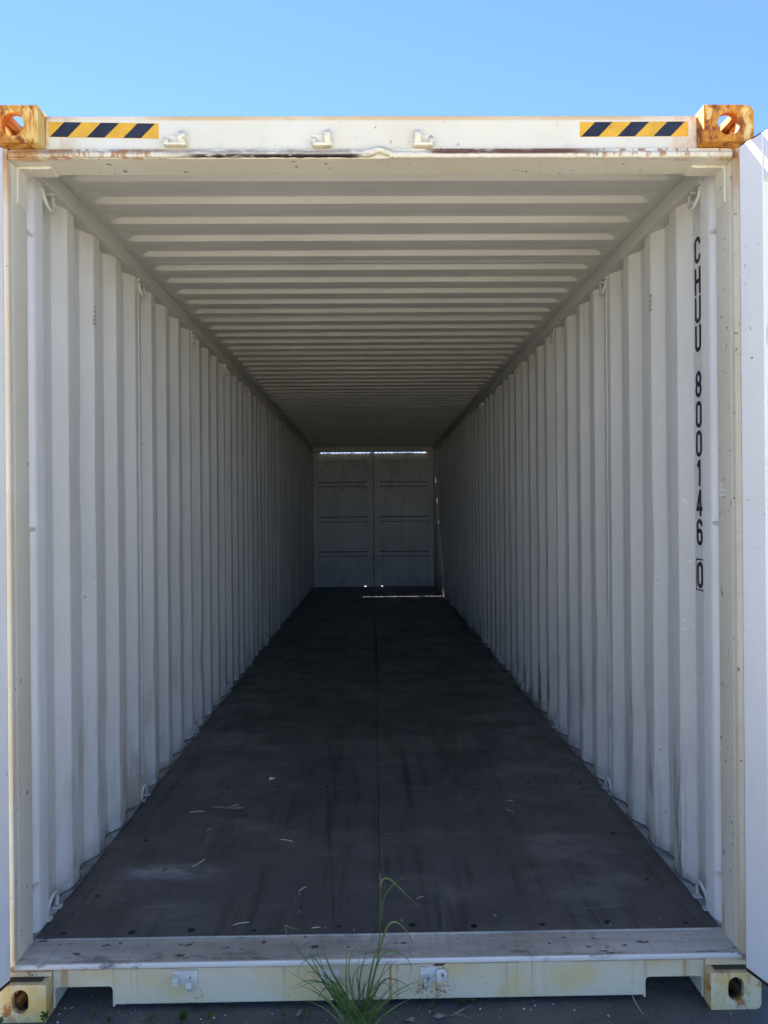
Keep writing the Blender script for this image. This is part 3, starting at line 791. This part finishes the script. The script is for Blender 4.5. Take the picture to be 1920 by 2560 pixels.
tag(flake('paper_scrap', -.569, 1.668, [(-.012, -.02), (.010, -.022), (.024, .012), (.004, .002), (-.014, .026)], .010, M['paper']), 'small torn scrap of white paper on the dark floor left of the seam', 'paper scrap')
tag(flake('bark_strip', -.735, 1.285, [(-.072, .022), (-.055, .030), (-.02, .020), (.03, .006), (.085, .010), (.078, -.008), (.060, -.024), (.02, -.014), (-.03, .004), (-.07, .012)], .005, M['bark']), 'flat ragged brown strip of bark lying on the left floor boards', 'bark strip')
tag(flake('dry_leaf', .619, 2.075, [(-.024, .01), (0, .016), (.026, .006), (.012, -.01), (-.016, -.010)], .008, M['leafbrown']), 'reddish brown curled leaf on the right floor boards', 'leaf')
tag(flake('dry_leaf', -.835, 1.075, [(-.014, -.006), (0, .002), (.014, .016), (.012, -.002), (0, -.012)], .008, M['leafbrown']), 'tiny brown leaf curl between the bark strip and the left wall', 'leaf')
def straw(x, y, ln, ang, bend, label, r=.0016, z=FZ, name='straw', mat=None, group='pale straws scattered on the floor', cat='straw'):
    bm = bmesh.new(); pts = []
    for k in range(7):
        t = k / 6 - .5; pts.append((ln * t, bend * (1 - 4 * t * t), r + .002 * (1 - 4 * t * t)))
    tube(bm, pts, [r * .5, r, r, r, r, r, r * .35], 6)
    o = obj(name, bm, mat or M['straw'], smooth=70); o.location = (x, y, z); o.rotation_euler = (0, 0, ang); tag(o, label, cat, group); return o
straw(-.872, 1.245, .070, .10, .003, 'pale flattened straw just left of the brown bark strip', .0024)
straw(-.742, .716, .085, 1.08, -.004, 'bright curved straw on the left boards below the bark strip', .0019)
straw(-.767, 1.037, .050, 1.25, .004, 'short thin straw standing out between the bark strip and the curved straw', .0013)
straw(-.405, .915, .065, -.38, .003, 'pale tapering straw beside the split in the left boards', .0020)
straw(-.293, .489, .045, .95, 0, 'short straw stub near the floor split close to the threshold', .0018)
straw(-.486, .252, .058, .30, .002, 'straw lying near the threshold left of the grass clump', .0018)
straw(-.222, .219, .032, .18, 0, 'short straw touching the threshold edge beside the grass tips', .0016)
straw(-.70, 1.30, .040, .55, 0, 'thin straw lying on top of the brown bark strip', .0014, FZ + .008)
straw(.632, 1.208, .050, -.80, .002, 'slim straw on the right boards slanting away from the seam', .0013)
straw(.654, 1.328, .036, .05, 0, 'tiny level straw on the right boards behind the slanting one', .0012)
straw(.152, .41, .030, .5, .002, 'tiny forked straw right of the centre seam near the grass top', .0013)
bm = bmesh.new()
def chip(x, y, s, z=FZ - .0012):
    pts = [(x + s * random.uniform(.5, 1) * math.cos(a), y + s * random.uniform(.5, 1.4) * math.sin(a)) for a in (k * math.pi * 2 / 5 for k in range(5))]
    prism(bm, pts, 2, z, z + s * random.uniform(.3, .7))
for x, y in ((-.251, 1.511), (-.235, 1.50), (.229, .72), (-.547, .908), (.699, 1.167), (.455, .392), (.80, .60), (-.31, .40), (-.30, .455), (-.29, .33), (-.32, .31)): chip(x, y, .0042)
for k in range(330): chip(random.uniform(-1.15, 1.15), .2 + 3.8 * random.random() ** 1.8, random.uniform(.0006, .0019))
for k in range(7): chip(random.uniform(-1.12, 1.1), random.uniform(.19, .34), random.uniform(.004, .006))
for k in range(140): chip(random.choice((-1, 1)) * random.uniform(1.10, 1.17), .2 + 5 * random.random(), random.uniform(.0008, .0025))
tag(obj('floor_debris', bm, M['speck']), 'pale crumbs and specks strewn over the container floor', 'debris', kind='stuff')

# ------------------------------------------------------------------ ground cover
def pebble(bm, x, y, s, mi=0):
    r = bmesh.ops.create_icosphere(bm, subdivisions=1, radius=s)
    sc = (random.uniform(.7, 1.3), random.uniform(.7, 1.3), random.uniform(.5, .9)); a = random.random() * 6
    for v in r['verts']:
        c = v.co * random.uniform(.85, 1.15); c = Vector((c.x * sc[0], c.y * sc[1], c.z * sc[2])); c = Matrix.Rotation(a, 3, 'Z') @ c
        v.co = c + Vector((x, y, s * .3))
    for v in r['verts']:
        for f in v.link_faces: f.material_index = mi
bm = bmesh.new()
for k in range(3200): pebble(bm, random.uniform(-1.45, 1.6), random.uniform(-.12, .32), random.uniform(.0008, .0028))
for k in range(60): pebble(bm, random.uniform(-1.4, 1.6), random.uniform(-.10, .10), random.uniform(.0012, .0026), 1)
for x, y in ((-1.02, -.002), (-.57, .0), (-.53, .005), (.46, .02), (.56, .04), (.50, .035), (.32, .025), (.72, -.02), (.62, .01)): pebble(bm, x, y, .0036, 1)
tag(obj('gravel', bm, [M['stone'], M['white']]), 'loose grit and little white stones on the asphalt', 'gravel', kind='stuff')

def leafmesh(bm, c, d, ln, wd, lift):
    """pointed oval leaf starting at c, heading d"""
    d = Vector(d).normalized(); side = d.cross(Vector((0, 0, 1))).normalized() if abs(d.z) < .95 else Vector((1, 0, 0)); nz = side.cross(d)
    prev = None
    for k in range(6):
        t = k / 5; wv = wd * math.sin(math.pi * min(1, t * .9 + .1)) ** .8 * .5 if k < 5 else 0.0004
        p = Vector(c) + d * ln * t + nz * (lift * t - lift * .9 * t * t)
        row = [bm.verts.new(p - side * wv + nz * wv * .3), bm.verts.new(p), bm.verts.new(p + side * wv + nz * wv * .3)]
        if prev:
            for q in (0, 1): bm.faces.new((prev[q], prev[q + 1], row[q + 1], row[q]))
        prev = row
def weed(x, y, s, n, label):
    bm = bmesh.new()
    for st in range(max(1, n // 4)):
        a = random.random() * 6.28; tip = Vector((.5 * s * math.cos(a) * random.random(), .5 * s * math.sin(a) * random.random(), s * random.uniform(.5, 1.)))
        tube(bm, [(0, 0, 0), tip * .5 + Vector((0, 0, .002)), tip], .0009, 5)
        for k in range(5):
            b = random.random() * 6.28; h = random.uniform(.3, 1.)
            leafmesh(bm, tip * h, (math.cos(b), math.sin(b), random.uniform(-.1, .6)), s * random.uniform(.35, .6), s * random.uniform(.25, .4), s * .15)
    o = obj('weed', bm, M['weed'], smooth=80); o.location = (x, y, 0); tag(o, label, 'weed', 'small weeds growing along the container foot'); return o
weed(-.917, .012, .024, 6, 'small weed in front of the left forklift opening')
weed(-.850, -.006, .026, 8, 'low weed by the right edge of the left forklift opening')
weed(-.725, -.008, .030, 8, 'small weed between the left forklift opening and the leftmost keeper')
weed(-.629, -.012, .036, 14, 'bushiest of the small weeds, below the lower left keeper')
weed(-.545, -.010, .032, 6, 'upright thin weed just right of the lower left keeper')
weed(-.503, .040, .022, 4, 'tiny weed tucked close under the rail right of the lower left keeper')
weed(-1.190, -.016, .032, 8, 'weed at the foot of the bottom left corner casting')
weed(-1.062, -.012, .032, 8, 'weed beside the inner side of the bottom left corner casting')
weed(.168, .034, .022, 6, 'small round weed nearest the grass clump on its right')
weed(.172, -.006, .022, 5, 'weed standing behind the pale dry leaf')
weed(.255, .036, .036, 10, 'tallest of the weeds below the lower right keeper eye')
weed(.296, .044, .020, 4, 'tiny weed against the rail right of the keeper eye')
weed(-.236, -.012, .030, 6, 'weed behind the grey torn leaf left of the grass clump')
weed(-.310, -.012, .024, 5, 'weed left of the grey torn leaf')
weed(.085, -.022, .024, 5, 'weed growing at the right foot of the grass clump')
tag(flake('dry_leaf', -.259, .004, [(-.010, -.02), (.004, -.016), (.012, .010), (.004, .022), (-.008, .012)], .012, M['leafdry'], 0.002), 'grey torn leaf on the asphalt left of the grass clump', 'leaf')
tag(flake('dry_leaf', .186, -.018, [(-.022, -.006), (-.006, .010), (.016, .010), (.020, -.006), (-.004, -.010)], .010, M['leafdry'], 0.002), 'pale folded dry leaf on the asphalt right of the grass', 'leaf')
tag(flake('dry_leaf', .088, -.028, [(-.012, -.008), (0, .008), (.018, .004), (.014, -.010)], .008, M['leafdry'], 0.002), 'small grey leaf at the right foot of the grass clump', 'leaf')
bm = bmesh.new(); tube(bm, [(.225, -.012, .004), (.250, .002, .010), (.290, .020, .016)], [.0022, .0026, .0012], 6)
tube(bm, [(.235, -.006, .006), (.262, -.012, .006), (.300, -.034, .004)], [.0018, .0016, .001], 6)
tag(obj('twig', bm, M['leafdry'], smooth=60), 'forked dry twig on the asphalt right of the pale leaf', 'twig')
bm = bmesh.new(); tube(bm, [(.812, .0405, .044), (.816, .024, .024), (.826, .004, .008), (.832, -.020, .003)], [.0010, .0011, .0010, .0007], 6)
tag(obj('straw', bm, M['straw'], smooth=60), 'long thin straw leaning against the bottom rail left of the right forklift opening', 'straw')

# grass clump in front of the rail
GX, GY = -.072, -.075
G = bpy.data.objects.new('grass_clump', None); C.objects.link(G); G.location = (GX, GY, 0)
tag(G, 'green clump of long grass growing in front of the bottom rail', 'grass clump')
def blade(pts, wd, mat='grass', name='grass_blade'):
    """pts are world points from root to tip"""
    P_ = [Vector(p) for p in pts]; fine = []
    n = len(P_)
    for i in range(n - 1):
        p0, p1, p2, p3 = P_[max(i - 1, 0)], P_[i], P_[i + 1], P_[min(i + 2, n - 1)]
        for k in range(5):
            t = k / 5; fine.append(.5 * ((2 * p1) + (p2 - p0) * t + (2 * p0 - 5 * p1 + 4 * p2 - p3) * t * t + (3 * p1 - p0 - 3 * p2 + p3) * t ** 3))
    fine.append(P_[-1]); N_ = len(fine); bm = bmesh.new(); prev = None
    tw = random.uniform(-.7, .7)
    for i, p in enumerate(fine):
        d = (fine[min(i + 1, N_ - 1)] - fine[max(i - 1, 0)]).normalized(); t = i / (N_ - 1)
        side = d.cross(Vector((.25 * math.sin(tw), -1, .2))).normalized(); nn = side.cross(d)
        side = (side * math.cos(tw * (1 + t)) + nn * math.sin(tw * (1 + t))).normalized(); nn = side.cross(d)
        wv = wd * .5 * min(1, .45 + 2.2 * t) * (1 - t ** 2.2) + .00025
        q = p - Vector((GX, GY, 0))
        row = [bm.verts.new(q - side * wv + nn * wv * .45), bm.verts.new(q), bm.verts.new(q + side * wv + nn * wv * .45)]
        if prev:
            for k in (0, 1): bm.faces.new((prev[k], prev[k + 1], row[k + 1], row[k]))
        prev = row
    return obj(name, bm, M[mat], G, smooth=80)
def gp(zx, zy):
    """photo survey of the clump converted to metres (x, z) in the clump's upright plane"""
    k = .001229
    return ((640 + zx / 2.592 - 932) * k - .0113, 1.604 - (2160 + zy / 2.592 - 1281) * k)
survey = [
 (9, [(640, 1050), (590, 900), (430, 770), (300, 620), (230, 530), (148, 405)]), (5, [(175, 445), (165, 415), (200, 438), (262, 470)]),
 (9, [(640, 1060), (570, 890), (480, 730), (440, 640), (410, 540), (395, 440)]),
 (8, [(610, 1060), (560, 850), (555, 700), (560, 600), (562, 480)]),
 (8, [(640, 1060), (600, 900), (572, 690), (590, 590), (640, 530), (730, 470), (785, 435)]),
 (7, [(660, 1060), (640, 900), (650, 750), (680, 640), (720, 540), (752, 390)]),
 (7, [(600, 1050), (430, 800), (360, 640), (325, 560), (325, 488)]), (5, [(235, 575), (260, 550), (300, 520), (330, 490)]),
 (7, [(600, 1050), (470, 800), (340, 622), (280, 650), (240, 720), (240, 790)]),
 (8, [(610, 1050), (440, 800), (380, 742), (290, 740), (198, 786)]),
 (8, [(620, 1050), (520, 880), (420, 802), (320, 802), (223, 857)]),
 (7, [(600, 1050), (480, 850), (420, 830), (385, 870), (365, 930), (368, 990)]),
 (8, [(640, 1060), (690, 930), (745, 830), (800, 752), (860, 736), (940, 772), (1015, 855)]),
 (7, [(650, 1060), (690, 940), (760, 790), (818, 655), (865, 640), (898, 655)]),
 (7, [(640, 1060), (670, 930), (742, 815), (800, 785), (850, 832), (880, 870), (935, 908)]),
 (6, [(660, 1060), (710, 850), (780, 620), (860, 588), (945, 620), (980, 690), (966, 775)]),
 (7, [(775, 590), (800, 480), (830, 395), (868, 372), (912, 385), (965, 440), (998, 530)]),
 (5, [(680, 900), (735, 640), (790, 570), (865, 495)]), (5, [(690, 900), (720, 700), (760, 560), (785, 470)]),
 (10, [(650, 1050), (720, 870), (800, 915), (868, 975)]), (8, [(640, 1060), (690, 880), (780, 930), (850, 1060)]),
 (8, [(600, 1060), (520, 930), (490, 990), (470, 1045)]), (7, [(620, 1060), (540, 900), (470, 940), (440, 975)]),
 (8, [(600, 1060), (500, 820), (420, 720), (390, 640), (350, 540)]), (5, [(560, 900), (500, 780), (330, 690), (285, 720)]),
 (6, [(785, 160), (800, 115), (840, 105), (885, 142), (955, 215), (1020, 275)]), (4, [(788, 285), (820, 210), (865, 155), (915, 126), (990, 132), (1070, 190)]),
 (6, [(640, 1060), (600, 880), (600, 760), (640, 690), (700, 680), (720, 740)]), (7, [(640, 1060), (640, 880), (630, 720), (650, 600)]),
]
for wpx, pts in survey:
    dy = random.uniform(-.035, .03); n = len(pts); out = []
    for i, q in enumerate(pts):
        x, z = gp(*q); out.append((x, GY + dy * (i / (n - 1)) + random.uniform(-.004, .004), max(z, 0)))
    if out[0][2] < .03: out.insert(0, (GX + (out[0][0] - GX) * .5, GY + random.uniform(-.02, .02), 0))
    blade(out, wpx * .00084)
for k in range(74):
    a = random.uniform(0, 2 * math.pi); ln = random.uniform(.07, .20); lean = random.uniform(.25, 1.0); droop = random.uniform(.1, .75)
    r0 = Vector((GX + random.uniform(-.035, .045), GY + random.uniform(-.03, .03), 0)); dv = Vector((math.cos(a), math.sin(a) * .7, 0))
    pts = [r0 + dv * ln * lean * t * t ** .3 + Vector((0, 0, ln * (t - droop * t * t * .6))) for t in (0, .25, .5, .75, 1)]
    for p in pts:
        if p.y > .036: p.y = .036 - random.uniform(0, .01)
    blade(pts, random.uniform(.0028, .0058), 'leafdry' if k % 9 == 0 else 'grass')
for k in range(15):
    a = random.choice((math.pi, math.pi, 0)) + random.uniform(-.9, .9); ln = random.uniform(.18, .31); lean = random.uniform(.35, .85); droop = random.uniform(.15, .9)
    r0 = Vector((GX + random.uniform(-.04, .04), GY + random.uniform(-.03, .02), 0)); dv = Vector((math.cos(a), math.sin(a) * .5, 0))
    pts = [r0 + dv * ln * lean * t ** 1.3 + Vector((0, 0, ln * (t - droop * t * t * .62))) for t in (0, .25, .5, .75, 1)]
    for p in pts: p.y = min(p.y, .034)
    blade(pts, random.uniform(.0024, .0045), 'leafdry' if k % 8 == 0 else 'grass')
bm = bmesh.new(); st = [(660, 1060), (690, 900), (740, 720), (770, 600), (780, 440), (786, 250), (782, 130)]
pts = [Vector((gp(*q)[0] - GX, .004 * math.sin(i), max(0, gp(*q)[1]))) for i, q in enumerate(st)]
tube(bm, pts, [.0024, .0023, .0021, .0020, .0018, .0016, .0013], 7); obj('stem', bm, M['grass'], G, smooth=60)
bm = bmesh.new(); h = [(782, 135), (781, 100), (779, 58)]
tube(bm, [Vector((gp(*q)[0] - GX, .002, gp(*q)[1])) for q in h], [.0020, .0019, .0005], 7); obj('seed_head', bm, M['reddish'], G, smooth=60)
